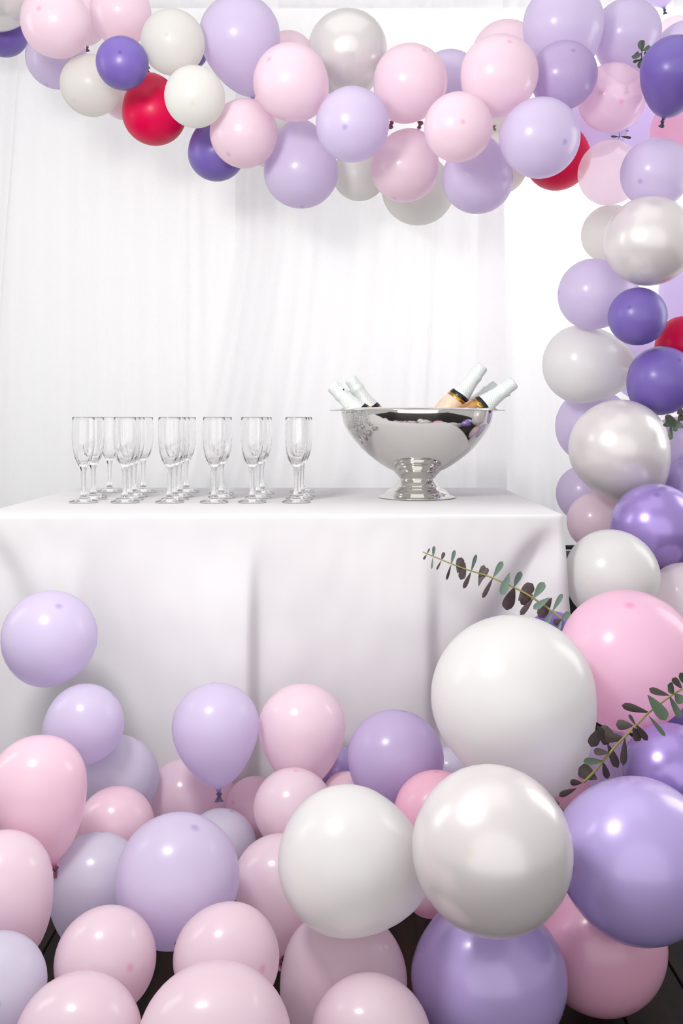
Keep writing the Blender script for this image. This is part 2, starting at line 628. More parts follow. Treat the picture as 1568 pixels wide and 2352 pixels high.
fb, fs, ff = flute_parts()
ORD = ['first', 'second', 'third', 'fourth', 'fifth', 'sixth']
ROWN = {0: 'front', 1: 'second', 2: 'third', 3: 'back'}
rowY = [2.262, 2.345, 2.425, 2.575]
colsX = [(-0.609, 4), (-0.511, 4), (-0.406, 4), (-0.301, 3), (-0.211, 3), (-0.107, 4)]
spread = {4: 0.016, 5: 0.015}
jit = random.Random(5)
for ci, (x, n) in enumerate(colsX):
    for ri in range(n):
        jx, jy = jit.uniform(-0.007, 0.007), jit.uniform(-0.01, 0.01)
        if ri == 0:
            jx = jy = 0
        y = rowY[ri] if n == 4 else [2.262, 2.39, 2.52][ri]
        name = ROWN[ri] if n == 4 else ['front', 'middle', 'back'][ri]
        lab = 'clear champagne flute, %s in the %s file from the outer end' % (
            {'front': 'frontmost', 'second': 'second from the front', 'third': 'third from the front', 'middle': 'middle one', 'back': 'rearmost'}[name], ORD[ci])
        f = thing('champagne_flute', lab, 'glass', (x - 0.006 * ri + (spread.get(ci, 0) if ri else 0) + jx, y + jy, TZ + 0.0012), 'champagne flutes on the tablecloth')
        rz = jit.uniform(0, 6.28)
        link('bowl', fb, M_GLASS, f, rot=(0, 0, rz))
        link('stem', fs, M_GLASS, f, rot=(0, 0, rz))
        link('foot', ff, M_GLASS, f, rot=(0, 0, rz))

# ------------------------------------------------------------------ steel bowl
BX, BY = 0.189, 2.40
pb = thing('punch_bowl', 'polished steel footed bowl holding bottles on the white table', 'bowl', (BX, BY, TZ + 0.0012))
prof = []
R0 = 0.191
zc = 0.222
PB = [(0.191, 0.0), (0.1885, -0.020), (0.1810, -0.044), (0.1600, -0.0755), (0.1270, -0.1110), (0.0790, -0.146), (0.040, -0.162), (0.0, -0.1675)]
outer = []
for i in range(len(PB) - 1):                     # smooth the measured profile
    p0, p1, p2, p3 = (Vector(PB[max(0, min(len(PB) - 1, i + k))]) for k in (-1, 0, 1, 2))
    for q in range(5):
        f = q / 5
        w = 0.5 * ((2 * p1) + (p2 - p0) * f + (2 * p0 - 5 * p1 + 4 * p2 - p3) * f * f + (3 * p1 - p0 - 3 * p2 + p3) * f ** 3)
        outer.append((w.x, zc + w.y))
outer.append((0.0, zc - 0.1675))
outer = outer[::-1]
inner = [(max(0.0, r - 0.0022), z + 0.0022 * (1 - i / (len(outer) - 1))) for i, (r, z) in enumerate(outer)]
link('basin', lathe('basin', outer + inner[::-1], 96), M_STEEL, pb)
link('rim', lathe('rim', [(R0 - 0.003, zc - 0.001), (R0 + 0.004, zc - 0.0015), (R0 + 0.016, zc - 0.003), (R0 + 0.029, zc - 0.0056), (R0 + 0.0305, zc - 0.0046),
                          (R0 + 0.029, zc - 0.0030), (R0 + 0.016, zc + 0.0002), (R0 + 0.004, zc + 0.0022), (R0 - 0.002, zc + 0.0018), (R0 - 0.003, zc - 0.001)], 96), M_STEEL, pb)
link('collar', lathe('collar', [(0.0560, 0.0705), (0.0615, 0.0731), (0.0640, 0.0727), (0.0648, 0.0715), (0.0640, 0.0701), (0.0625, 0.0694), (0.0600, 0.0670), (0.0540, 0.0608),
                                (0.0475, 0.0539), (0.0450, 0.0504), (0.0442, 0.0492)], 72), M_STEEL, pb)
link('foot', lathe('foot', [(0.0442, 0.0492), (0.0430, 0.0482), (0.0430, 0.0472), (0.0455, 0.0462), (0.0475, 0.0440), (0.0570, 0.0300), (0.0625, 0.0225), (0.0690, 0.0205),
                            (0.0755, 0.0165), (0.0800, 0.0110), (0.0830, 0.0060), (0.0860, 0.0035), (0.0935, 0.0030), (0.0958, 0.0018), (0.0945, 0.0), (0.088, 0.0005),
                            (0.06, 0.002), (0.0, 0.003)], 72), M_STEEL, pb)

# ------------------------------------------------------------------ bottles in the bowl
def bottle_meshes():
    def crinkle(r, z, a):
        return r * (1 + 0.035 * noise.noise(Vector((math.cos(a) * 2.2, math.sin(a) * 2.2, z * 60))))
    # z measured from the bottle base; total 0.235
    body = lathe('bottle_body', [(0.0, 0.006), (0.018, 0.002), (0.029, 0.0), (0.0325, 0.004), (0.0335, 0.012), (0.0335, 0.085), (0.0330, 0.100), (0.0305, 0.118), (0.0285, 0.127)], 36)
    lab = lathe('bottle_label', [(0.0338, 0.020), (0.0341, 0.021), (0.0341, 0.090), (0.0337, 0.0960)], 36)
    lab2 = lathe('bottle_label', [(0.0338, 0.020), (0.0341, 0.021), (0.0341, 0.090), (0.0336, 0.1005), (0.0312, 0.1180), (0.0293, 0.1265), (0.0288, 0.1275)], 36)
    gold = lathe('gold_band', [(0.0287, 0.1275), (0.0291, 0.1282), (0.0273, 0.1355), (0.0268, 0.1360)], 36)
    black = lathe('black_band', [(0.0273, 0.1350), (0.0277, 0.1360), (0.0254, 0.1455), (0.0248, 0.1462)], 36)
    foil = lathe('foil_capsule', [(0.0250, 0.1455), (0.0238, 0.151), (0.0215, 0.163), (0.0193, 0.176), (0.0180, 0.188), (0.0176, 0.194), (0.0186, 0.199), (0.0190, 0.203), (0.0182, 0.207),
                                  (0.0170, 0.211), (0.0166, 0.217), (0.0166, 0.228), (0.0160, 0.2325), (0.0140, 0.2350), (0.007, 0.2358), (0.0, 0.2358)], 36, crinkle)
    tab = rounded_box('tear_tab', 0.0032, 0.0012, 0.0045, 0.0004, 0)
    return body, lab, lab2, gold, black, foil, tab

bb, bl, bl2, bgold, bblk, bfoil, btab = bottle_meshes()
BOT = [((-0.024, 2.345, 1.030), (0.720, -0.02, -0.694), 'sparkling wine bottle in the bowl leaning furthest out toward the flutes', 0.4, 0.235),
       ((0.022, 2.455, 1.052), (0.545, 0.06, -0.836), 'sparkling wine bottle in the bowl standing steeper, next to the one nearest the flutes', 2.0, 0.235),
       ((0.351, 2.385, 1.080), (-0.600, 0.02, -0.800), 'tallest sparkling wine bottle in the bowl, its blush label showing', -1.6, 0.235),
       ((0.400, 2.465, 1.034), (-0.770, 0.05, -0.635), 'sparkling wine bottle in the bowl almost hidden behind another bottle neck', 1.0, 0.235),
       ((0.419, 2.325, 1.037), (-0.800, 0.0, -0.600), 'sparkling wine bottle in the bowl leaning out toward the balloon column, gold neck label', -1.9, 0.235)]
for (tip, dr, lab, tw, L) in BOT:
    dv = Vector(dr).normalized()
    base = Vector(tip) + dv * 0.235
    b = thing('sparkling_wine_bottle', lab, 'bottle', base, 'bottles in the steel bowl')
    b.rotation_mode = 'QUATERNION'
    q = (-dv).to_track_quat('Z', 'Y')
    from mathutils import Quaternion
    b.rotation_quaternion = q @ Quaternion((0, 0, 1), tw)
    link('body', bb, M_BODY, b)
    link('label', bl2 if 'blush' in lab else bl, M_BLUSH if 'blush' in lab else M_GOLD, b)
    link('neck_band', bgold, M_GOLD, b)
    link('black_band', bblk, M_BLACKBAND, b)
    link('foil_capsule', bfoil, M_FOIL, b)
    for a in (0.3, 2.5):
        link('tear_tab', btab, M_BLACKBAND, b, (0.0183 * math.cos(a), 0.0183 * math.sin(a), 0.204), (0.3, 0.2, a + PI / 2))

# ------------------------------------------------------------------ balloons
ARCH = 'balloons of the arch garland'
PILE = 'balloons piled on the floor'
FOOT = 'balloons of the garland foot'
BALLOONS = [
    ('greypearl', (-0.9236, 2.614, 2.0916), 0.082, 1.159, 0.22, (0.536, -0.631, 0.56), ARCH, 'silvery white balloon cut by the top corner above the first deep purple one'),
    ('purple', (-0.9757, 2.766, 2.0741), 0.0694, 1.132, 0.22, (-0.006, 0.016, -1), ARCH, 'deep purple balloon cut by the frame edge under the silvery corner balloon'),
    ('pink', (-0.7172, 2.4203, 1.9456), 0.0863, 1.08, 0.12, (-0.201, -0.98, 0.009), ARCH, 'large pale pink balloon at the swag start beside the silvery corner balloon'),
    ('lav', (-0.7873, 2.66, 1.9587), 0.0832, 1.117, 0.22, (-0.302, -0.112, -0.947), ARCH, 'lavender balloon hanging half behind the large pale pink one at the swag start'),
    ('pink', (-0.5991, 2.6, 2.0393), 0.0813, 1.156, 0.22, (0.178, -0.771, 0.612), ARCH, 'pale pink balloon directly above the small deep purple one in the swag'),
    ('pink', (-0.7374, 2.78, 2.1131), 0.0704, 1.22, 0.22, (0.202, -0.763, 0.614), ARCH, 'pale pink balloon glimpsed in the gap between two pink ones at the swag start'),
    ('purple', (-0.5481, 2.4, 1.8356), 0.0649, 1.08, 0.12, (0.133, -0.989, 0.056), ARCH, 'small round deep purple balloon touching the first red balloon'),
    ('cream', (-0.6593, 2.5355, 1.8335), 0.0791, 1.08, 0.12, (-0.395, -0.582, -0.711), ARCH, 'milky white balloon under the small deep purple one'),
    ('pink', (-0.6221, 2.75, 1.8811), 0.0624, 1.185, 0.22, (-0.198, 0.098, -0.975), ARCH, 'pink balloon peeking out between a milky white and the first red one'),
    ('cream', (-0.4309, 2.4599, 1.9122), 0.0815, 1.08, 0.12, (-0.011, -0.988, -0.151), ARCH, 'milky white balloon above the first red one, upper of a white pair'),
    ('red', (-0.5132, 2.6141, 1.7972), 0.0868, 1.188, 0.22, (0.198, -0.27, -0.942), ARCH, 'bright red balloon in the swag above the champagne flutes'),
    ('cream', (-0.3632, 2.3783, 1.749), 0.0748, 1.08, 0.12, (0.043, -0.867, -0.497), ARCH, 'milky white balloon beside the first red one, lower of a white pair'),
    ('purple', (-0.4351, 2.76, 2.015), 0.0497, 1.151, 0.22, (-0.029, 0.186, -0.982), ARCH, 'deep purple sliver of balloon behind the upper milky white one'),
    ('purple', (-0.3444, 2.6216, 1.6856), 0.0775, 1.117, 0.22, (0.172, -0.06, -0.983), ARCH, 'deep purple balloon at the swag bottom, partly behind a pink one'),
    ('lav', (-0.2662, 2.5601, 1.9421), 0.1077, 1.228, 0.22, (-0.154, -0.601, 0.784), ARCH, 'tall lavender balloon reaching the top edge beside the milky white pair'),
    ('pink', (-0.1533, 2.76, 1.9772), 0.0767, 1.099, 0.22, (0.114, -0.499, 0.859), ARCH, 'dusky pink balloon top showing behind the tall lavender one'),
    ('pink', (-0.1212, 2.3881, 1.7819), 0.0936, 1.08, 0.12, (-0.527, -0.783, 0.331), ARCH, 'pale pink balloon overlapping the tall lavender one'),
    ('pink', (-0.2498, 2.4843, 1.692), 0.0872, 1.08, 0.12, (-0.403, -0.511, -0.759), ARCH, 'pale pink balloon overlapping the deep purple one at the swag bottom'),
    ('cream', (-0.1944, 2.78, 1.7604), 0.0835, 1.041, 0.22, (-0.02, 0.279, -0.96), ARCH, 'cream balloon mostly hidden behind a lavender and a pink one'),
    ('greypearl', (0.0166, 2.62, 1.9353), 0.1068, 1.188, 0.22, (-0.004, -0.652, 0.758), ARCH, 'pearly white upright balloon at the middle top of the swag'),
    ('lav', (0.0291, 2.3584, 1.6734), 0.0902, 1.08, 0.12, (-0.218, -0.911, -0.35), ARCH, 'lavender balloon facing forward below the pearly upright one'),
    ('lav', (-0.1111, 2.6093, 1.6445), 0.1013, 1.209, 0.22, (0.037, -0.088, -0.995), ARCH, 'lavender balloon hanging low between two pale pink ones, over the flutes'),
    ('cream', (0.0511, 2.7406, 1.6538), 0.0771, 1.058, 0.22, (0.005, 0.249, -0.969), ARCH, 'faint cream balloon under the forward facing lavender one'),
    ('pink', (0.1726, 2.4548, 1.8028), 0.0949, 1.081, 0.12, (0.334, -0.732, 0.594), ARCH, 'pale pink balloon beside the pearly upright one, tilted to show its tip'),
    ('lav', (0.3014, 2.6865, 1.8767), 0.0861, 1.184, 0.22, (0.031, -0.49, 0.871), ARCH, 'lavender balloon in the gap between two tilted pink ones'),
    ('pink', (0.4665, 2.7135, 1.9563), 0.0952, 1.216, 0.22, (-0.136, -0.485, 0.864), ARCH, 'dusky pink balloon rising behind a tilted pale pink one'),
    ('pink', (0.3741, 2.2901, 1.7633), 0.0924, 1.082, 0.12, (0.142, -0.828, 0.543), ARCH, 'large tilted pale pink balloon in front of a dusky pink one'),
    ('pink', (0.2719, 2.242, 1.6289), 0.0799, 1.08, 0.12, (0.017, -0.99, -0.141), ARCH, 'round pale pink balloon facing forward at the swag centre'),
    ('pink', (0.1695, 2.5252, 1.6179), 0.0908, 1.081, 0.12, (-0.326, -0.153, -0.933), ARCH, 'pale pink balloon hanging lowest in the swag above the bowl'),
    ('lav', (0.3517, 2.47, 1.577), 0.0917, 1.082, 0.12, (-0.127, 0.004, -0.992), ARCH, 'lavender balloon hanging lowest in the swag above the bottles'),
    ('cream', (0.4553, 2.7458, 1.68), 0.0711, 1.203, 0.22, (0.212, 0.218, -0.953), ARCH, 'cream balloon edge behind the lowest lavender one near the second red one'),
    ('cream', (0.2237, 2.7994, 1.6186), 0.1062, 0.98, 0.22, (-0.155, 0.241, -0.958), ARCH, 'faint translucent white balloon behind the lowest pink one'),
    ('cream', (0.4518, 2.8337, 1.7982), 0.069, 1.109, 0.22, (-0.094, -0.587, 0.804), ARCH, 'beige balloon patch in the hole between two pink and a lavender one'),
    ('lav', (0.5667, 2.4555, 1.9229), 0.1013, 1.327, 0.22, (-0.117, -0.649, 0.752), ARCH, 'large lavender balloon cut by the top edge over a greyer lavender one'),
    ('lav', (0.7494, 2.5186, 1.9372), 0.088, 1.252, 0.22, (-0.186, -0.625, 0.758), ARCH, 'lavender balloon at the arch corner beside the dark green leaves'),
    ('lav2', (0.5403, 2.3403, 1.7818), 0.0805, 1.08, 0.12, (0.073, -0.907, 0.415), ARCH, 'greyish lavender balloon above the second red balloon with its tip showing'),
    ('lav', (0.4562, 2.2295, 1.6026), 0.0919, 1.08, 0.12, (0.453, -0.826, -0.336), ARCH, 'big round lavender balloon in front of the second red balloon'),
    ('red', (0.5961, 2.6631, 1.689), 0.0901, 1.173, 0.22, (0.217, -0.145, -0.965), ARCH, 'red balloon peeking out below the big round lavender one'),
    ('clearpink', (0.6834, 2.4317, 1.7642), 0.085, 1.08, 0.12, (0.023, -0.909, -0.416), ARCH, 'translucent pink balloon in the arch corner below the dark green leaves'),
    ('lil', (0.7274, 2.7459, 1.7947), 0.0906, 1.058, 0.22, (0.073, 0.276, -0.958), ARCH, 'glowing lilac balloon behind the second red one and the translucent pink one'),
    ('purple', (0.7955, 2.297, 1.7655), 0.0815, 1.202, 0.22, (0.012, -0.656, 0.755), ARCH, 'deep purple balloon with its knot hanging free in the arch corner'),
    ('lil', (0.9033, 2.74, 2.2118), 0.0701, 1.179, 0.22, (-0.32, -0.308, 0.896), ARCH, 'lilac balloon end pointing down from the top edge of the arch corner'),
    ('palepink', (0.9776, 2.8, 2.0532), 0.0622, 1.109, 0.22, (-0.115, -0.329, 0.937), ARCH, 'very pale pink balloon against the bright curtain in the arch corner'),
    ('lav', (0.9249, 2.5588, 1.9098), 0.0849, 1.16, 0.22, (-0.477, -0.331, 0.814), ARCH, 'lavender balloon rising behind the deep purple one with the free knot'),
    ('hotpink', (0.9589, 2.6786, 1.7606), 0.0975, 1.003, 0.22, (0.768, -0.423, 0.481), ARCH, 'bright pink balloon glowing under the deep purple one with the free knot'),
    ('palepink', (0.7227, 2.5573, 1.603), 0.0856, 1.056, 0.22, (-0.98, -0.129, 0.154), ARCH, 'pale translucent pink balloon under the small grey leaf at the arch corner'),
    ('lav', (0.7909, 2.4006, 1.5653), 0.0861, 1.08, 0.12, (-0.661, -0.638, -0.395), ARCH, 'lavender balloon above the big pearl one, its dark tip facing forward'),
    ('lil', (0.8809, 2.838, 1.8165), 0.0876, 0.98, 0.22, (-0.083, -0.268, 0.96), ARCH, 'almost white lilac balloon behind the knots in the arch corner'),
    ('cream', (0.7442, 2.6309, 1.4526), 0.0792, 1.072, 0.22, (-0.898, -0.185, 0.4), ARCH, 'matte white balloon half behind the big pearl one, upper column'),
    ('pearl', (0.7543, 2.3398, 1.3782), 0.1084, 1.08, 0.12, (-0.498, -0.856, 0.143), ARCH, 'big round pearl white balloon at the upper column'),
    ('lav', (0.6729, 2.4973, 1.2715), 0.0922, 1.167, 0.22, (-0.999, -0.008, 0.051), ARCH, 'pale lavender balloon lying sideways under the big pearl one'),
    ('purple', (0.7311, 2.3585, 1.1975), 0.0711, 1.08, 0.12, (-0.535, -0.815, 0.225), ARCH, 'small round deep purple balloon, upper of two in the column'),
    ('lil', (0.9599, 2.6154, 1.2764), 0.0906, 1.196, 0.22, (-0.04, -0.109, 0.993), ARCH, 'lilac balloon at the frame edge behind the upper small purple one'),
    ('red', (0.898, 2.5246, 1.1378), 0.0755, 1.079, 0.22, (0.436, -0.573, 0.694), ARCH, 'red balloon wedged between the two small purple ones in the column'),
    ('white', (0.6744, 2.5904, 1.0929), 0.1066, 1.221, 0.22, (-0.99, -0.102, 0.096), ARCH, 'large white balloon lying sideways, sticking out furthest toward the bottles'),
    ('purple', (0.799, 2.4083, 1.0372), 0.086, 1.115, 0.22, (0.256, -0.786, 0.563), ARCH, 'small round deep purple balloon, lower of two in the column'),
    ('lil', (0.8411, 2.74, 1.0993), 0.0835, 1.118, 0.22, (-0.015, -0.05, 0.999), ARCH, 'lilac balloon glimpsed behind the sideways white one'),
    ('lav', (0.7275, 2.7226, 0.9243), 0.1077, 1.099, 0.22, (-0.963, 0.08, 0.256), ARCH, 'lavender balloon behind the big glossy pearl one above the table'),
    ('pearl', (0.6935, 2.3622, 0.8575), 0.1211, 1.166, 0.22, (-0.519, -0.26, 0.814), ARCH, 'big glossy pearl balloon tapering down beside the table top'),
    ('lav', (0.9059, 2.5351, 0.8789), 0.0815, 1.16, 0.22, (0.646, -0.61, -0.46), ARCH, 'lavender balloon at the frame edge under the dark eucalyptus tuft'),
    ('purple2', (0.8974, 2.4049, 0.7686), 0.0787, 1.198, 0.22, (-0.54, -0.104, 0.835), ARCH, 'violet balloon sliver at the frame edge above the metallic purple one'),
    ('lav', (0.6735, 2.6176, 0.7416), 0.0762, 1.135, 0.22, (-0.979, 0.087, 0.184), ARCH, 'lavender balloon level with the table corner, behind the glossy pearl one'),
    ('pink', (0.6765, 2.4767, 0.6836), 0.0742, 1.252, 0.22, (-0.998, -0.003, -0.057), ARCH, 'small pink oval balloon beside the table corner'),
    ('pearlpurple', (0.7226, 2.2082, 0.6916), 0.1004, 1.081, 0.12, (-0.151, -0.589, 0.794), ARCH, 'metallic purple balloon with a strong shine beside the table height'),
    ('white', (0.5829, 2.0495, 0.6116), 0.0994, 1.081, 0.12, (-0.691, -0.715, 0.104), ARCH, 'glossy white balloon touching the table corner above the bright pink one'),
    ('palepink', (0.7507, 2.0975, 0.5472), 0.0778, 1.099, 0.22, (-0.057, -0.16, 0.985), ARCH, 'pale pink balloon at the frame edge behind the bright pink one'),
    ('hotpink', (0.5204, 1.7457, 0.503), 0.1231, 1.082, 0.12, (-0.103, -0.456, 0.884), FOOT, 'very large bright pink balloon beside the tablecloth corner'),
    ('white', (0.2967, 1.6113, 0.4596), 0.1373, 1.152, 0.22, (-0.363, -0.103, 0.926), FOOT, 'largest white balloon with its tapered end down, before the tablecloth'),
    ('pearlpurple', (0.5511, 1.6103, 0.3489), 0.0799, 1.081, 0.22, (0.128, -0.434, 0.892), FOOT, 'metallic purple balloon under the eucalyptus sprig at the frame edge'),
    ('purple2', (0.4244, 1.4089, 0.3046), 0.1151, 1.066, 0.22, (0.6, -0.794, 0.102), FOOT, 'huge violet balloon beside the round pearl one'),
    ('purple', (0.7021, 1.98, 0.3229), 0.0638, 1.116, 0.22, (0.096, 0.27, 0.958), FOOT, 'dark purple balloon sliver under the very large bright pink one'),
    ('lil', (0.5004, 1.7748, 0.3054), 0.0568, 1.174, 0.22, (0.09, 0.318, 0.944), FOOT, 'shadowed lilac balloon behind the lower eucalyptus sprig'),
    ('hotpink', (0.4608, 1.8758, 0.2475), 0.0642, 1.163, 0.22, (0.082, 0.332, 0.94), FOOT, 'shadowed pink balloon in the gap under the largest white one'),
    ('purple', (0.4132, 1.8879, 0.5117), 0.0521, 1.116, 0.22, (0.664, 0.026, 0.747), FOOT, 'purple balloon behind the stem end of the long eucalyptus sprig'),
    ('pearl', (0.2052, 1.2867, 0.372), 0.1066, 1.08, 0.12, (-0.399, -0.857, 0.328), FOOT, 'big round pearl white balloon front and centre of the garland foot'),
    ('white', (0.0238, 1.3789, 0.3099), 0.1008, 1.159, 0.22, (-0.841, -0.348, 0.413), FOOT, 'large egg shaped white balloon beside the round pearl one'),
    ('purple2', (0.2172, 1.4189, 0.1283), 0.1149, 0.98, 0.22, (0.013, -0.772, -0.635), PILE, 'violet balloon standing under the round pearl one'),
    ('darkened', (0.4107, 1.5244, 0.1139), 0.1037, 0.98, 0.22, (0.274, -0.784, -0.557), PILE, 'shaded dusty pink balloon on the wood floor under the huge violet one'),
    ('hotpink', (0.1616, 1.74, 0.0953), 0.0503, 0.98, 0.22, (-0.041, -0.438, -0.898), PILE, 'hot pink sliver of balloon between the egg shaped white and round pearl ones'),
    ('pink', (-0.0028, 1.4199, 0.1111), 0.0948, 1.082, 0.22, (0.554, 0.178, 0.813), PILE, 'pink balloon with a long shine under the egg shaped white one'),
    ('pink', (0.0378, 1.2497, 0.1357), 0.0803, 0.98, 0.22, (0.352, 0.703, 0.619), PILE, 'pale pink balloon cut by the bottom edge beside the violet one'),
    ('pink', (-0.1498, 1.1278, 0.2089), 0.0917, 0.98, 0.22, (-0.106, 0.794, 0.599), PILE, 'widest pale pink balloon cut by the bottom edge'),
    ('pink', (-0.317, 1.1527, 0.1994), 0.0758, 0.98, 0.22, (-0.031, 0.744, 0.667), PILE, 'pale pink balloon at the bottom edge next to the bluish lilac one'),
    ('lil2', (-0.4445, 1.233, 0.2219), 0.0631, 1.08, 0.12, (0.343, -0.924, 0.166), PILE, 'bluish lilac balloon cut by the lower frame corner'),
    ('pink', (-0.3227, 1.2974, 0.2165), 0.0673, 1.081, 0.12, (0.659, -0.708, 0.253), PILE, 'round pale pink balloon with bright tip between the bluish lilac and the large lavender one'),
    ('pink', (-0.1591, 1.2964, 0.2189), 0.0702, 1.083, 0.12, (0.744, -0.643, 0.18), PILE, 'round pale pink balloon with bright tip in front of the large lavender one'),
    ('lav', (-0.2482, 1.4352, 0.2537), 0.0921, 1.081, 0.12, (0.323, -0.213, 0.922), PILE, 'large lavender balloon in the middle of the floor pile'),
    ('lil2', (-0.3906, 1.5152, 0.1984), 0.0758, 1.182, 0.22, (0.066, 0.292, 0.954), PILE, 'bluish lilac balloon half behind the large lavender one'),
    ('pink', (-0.4788, 1.363, 0.2696), 0.0721, 1.24, 0.22, (-0.362, 0.031, 0.932), PILE, 'pale pink balloon cut by the frame edge above the bluish lilac one'),
    ('pink2', (-0.4708, 1.4972, 0.3555), 0.0757, 1.26, 0.22, (-0.277, 0.188, 0.942), PILE, 'pink pear shaped balloon leaning at the frame edge of the pile'),
    ('pink2', (-0.3897, 1.6532, 0.2435), 0.0654, 1.025, 0.22, (-0.07, 0.294, 0.953), PILE, 'small pink balloon above the bluish lilac one'),
    ('lil2', (-0.4207, 1.7904, 0.2762), 0.0792, 0.98, 0.22, (0.45, 0.239, 0.861), PILE, 'grey lilac balloon shaded by the lavender one resting on it'),
    ('lav', (-0.4642, 1.7131, 0.3982), 0.0698, 1.08, 0.12, (0.717, 0.158, 0.679), PILE, 'lavender balloon stacked under the topmost one by the tablecloth'),
    ('lav', (-0.5502, 1.8, 0.5315), 0.0877, 1.08, 0.12, (0.351, -0.508, 0.787), PILE, 'lavender balloon topmost of the stack against the tablecloth'),
    ('clearpink', (-0.2935, 1.8652, 0.2119), 0.0748, 1.138, 0.22, (-0.923, -0.373, -0.096), PILE, 'translucent pink balloon behind the knotted lavender one'),
    ('lav', (-0.2305, 1.76, 0.3681), 0.0799, 1.159, 0.22, (-0.074, 0.168, 0.983), PILE, 'lavender balloon standing on its small dark knot before the tablecloth'),
    ('pink', (-0.0748, 1.8189, 0.3465), 0.0833, 1.157, 0.22, (-0.026, 0.213, 0.977), PILE, 'pale pink upright balloon next to the knotted lavender one'),
    ('pink2', (-0.1623, 1.8224, 0.2091), 0.0554, 1.08, 0.12, (-0.66, -0.628, 0.411), PILE, 'small pink balloon with bright tip below the upright pale pink one'),
    ('pink', (-0.0854, 1.684, 0.2585), 0.0701, 1.041, 0.22, (0.081, -0.045, 0.996), PILE, 'pale pink balloon half behind the egg shaped white one'),
    ('lil2', (-0.2199, 1.7178, 0.1741), 0.0638, 1.125, 0.22, (0.313, 0.088, 0.946), PILE, 'pale lilac balloon behind the large lavender one'),
    ('pink', (-0.1004, 1.5495, 0.1826), 0.075, 1.174, 0.22, (-0.029, 0.443, 0.896), PILE, 'pink balloon tucked under the egg shaped white one'),
    ('purple2', (-0.0099, 1.8904, 0.2452), 0.0496, 1.119, 0.22, (-0.002, 0.35, 0.937), PILE, 'shadowed violet balloon between the upright pink and the lavender one'),
    ('lav2', (0.0958, 1.7323, 0.3242), 0.0872, 1.088, 0.22, (0.172, 0.07, 0.983), PILE, 'rich lavender balloon before the tablecloth beside the largest white one'),
    ('pink2', (0.009, 1.7958, 0.2383), 0.0452, 1.038, 0.22, (0.002, 0.369, 0.93), PILE, 'pink balloon top above the egg shaped white one'),
    ('hotpink2', (0.1575, 1.5883, 0.2924), 0.0705, 0.99, 0.22, (0.004, 0.042, 0.999), PILE, 'rose pink balloon behind the round pearl one'),
    ('lil2', (0.2159, 1.8941, 0.2437), 0.0459, 1.167, 0.22, (0.039, 0.345, 0.938), PILE, 'grey lilac sliver of balloon between the rich lavender and largest white ones'),
]


def balloon_mesh(R, e, tp):
    a = 0.96
    b = 2 * e - a
    n = 30
    prof = []
    for i in range(n + 1):
        t = PI * i / n
        c = math.cos(t)
        z = a * c if c > 0 else b * c
        r = math.sin(t) * (1 - tp * max(0.0, -c) ** 1.5)
        prof.append((r, z))
    zend = prof[-1][1]
    # draw the last stretch out into a short neck
    prof = [(r, z) for (r, z) in prof if not (z < 0 and r < 0.17)]
    prof += [(0.115, zend + 0.004), (0.075, zend - 0.030), (0.052, zend - 0.062), (0.045, zend - 0.085)]
    off = a - e
    pr = [(r * R, (z - off) * R) for (r, z) in prof]
    return lathe('balloon_body', pr, 40), pr[-1][1], pr[-1][0]


KN = {}
def knot_mesh():
    return lathe('balloon_knot', [(0.0036, 0.001), (0.0032, -0.002), (0.0050, -0.004), (0.0060, -0.0065), (0.0048, -0.009), (0.0030, -0.0105), (0.0044, -0.014),
                                  (0.0070, -0.0185), (0.0086, -0.0215), (0.0090, -0.0228), (0.0080, -0.0225), (0.0045, -0.016), (0.0, -0.013)], 14,
                 lambda r, z, a: r * (1 + 0.18 * math.cos(3 * a + z * 300)))


knot_proto = knot_mesh()
for (key, c, R, e, tp, ax, grp, lab) in BALLOONS:
    me, zk, rk = balloon_mesh(R, e, tp)
    root = thing('balloon', lab, 'balloon', c, grp)
    root.rotation_mode = 'QUATERNION'
    root.rotation_quaternion = Vector(ax).to_track_quat('Z', 'Y')
    link('body', me, BM[key], root)
    if key not in KN:
        k = knot_proto.copy()
        k.materials.clear()
        k.materials.append(BM[key + '_knot'])
        KN[key] = k
    s = 0.85 * rk / 0.0036
    ko = link('knot', KN[key], None, root, (0, 0, zk))
    ko.scale = (s, s, s * 0.9)

# ------------------------------------------------------------------ eucalyptus
def leaf_mesh(name, wid, curl, seed):
    """length 1 along +X from the stem, blade in XY, normal +Z"""
    rows = 10
    V, F = [], []
    rnd = random.Random(seed)
    for i in range(rows + 1):
        t = i / rows
        w = max(0.03, wid * (t ** 0.75) * max(0.0, 1 - t ** 3.6) ** 0.5 / 0.66)
        z = curl * (t * t) * 0.6
        for s in (-1, -0.5, 0, 0.5, 1):
            V.append((t, s * w, z + 0.22 * abs(s) ** 1.5 * w + 0.03 * rnd.uniform(-1, 1) * t))
    for i in range(rows):
        for k in range(4):
            F.append((i * 5 + k, (i + 1) * 5 + k, (i + 1) * 5 + k + 1, i * 5 + k + 1))
    return mesh_from(name, V, F)


def spline(P, n):
    P = [Vector(p) for p in P]
    out = []
    m = len(P) - 1
    for i in range(n + 1):
        t = i / n * m
        k = min(int(t), m - 1)
        f = t - k
        p0, p1, p2, p3 = P[max(k - 1, 0)], P[k], P[k + 1], P[min(k + 2, m)]
        out.append(0.5 * ((2 * p1) + (p2 - p0) * f + (2 * p0 - 5 * p1 + 4 * p2 - p3) * f * f + (3 * p1 - p0 - 3 * p2 + p3) * f ** 3))
    return out


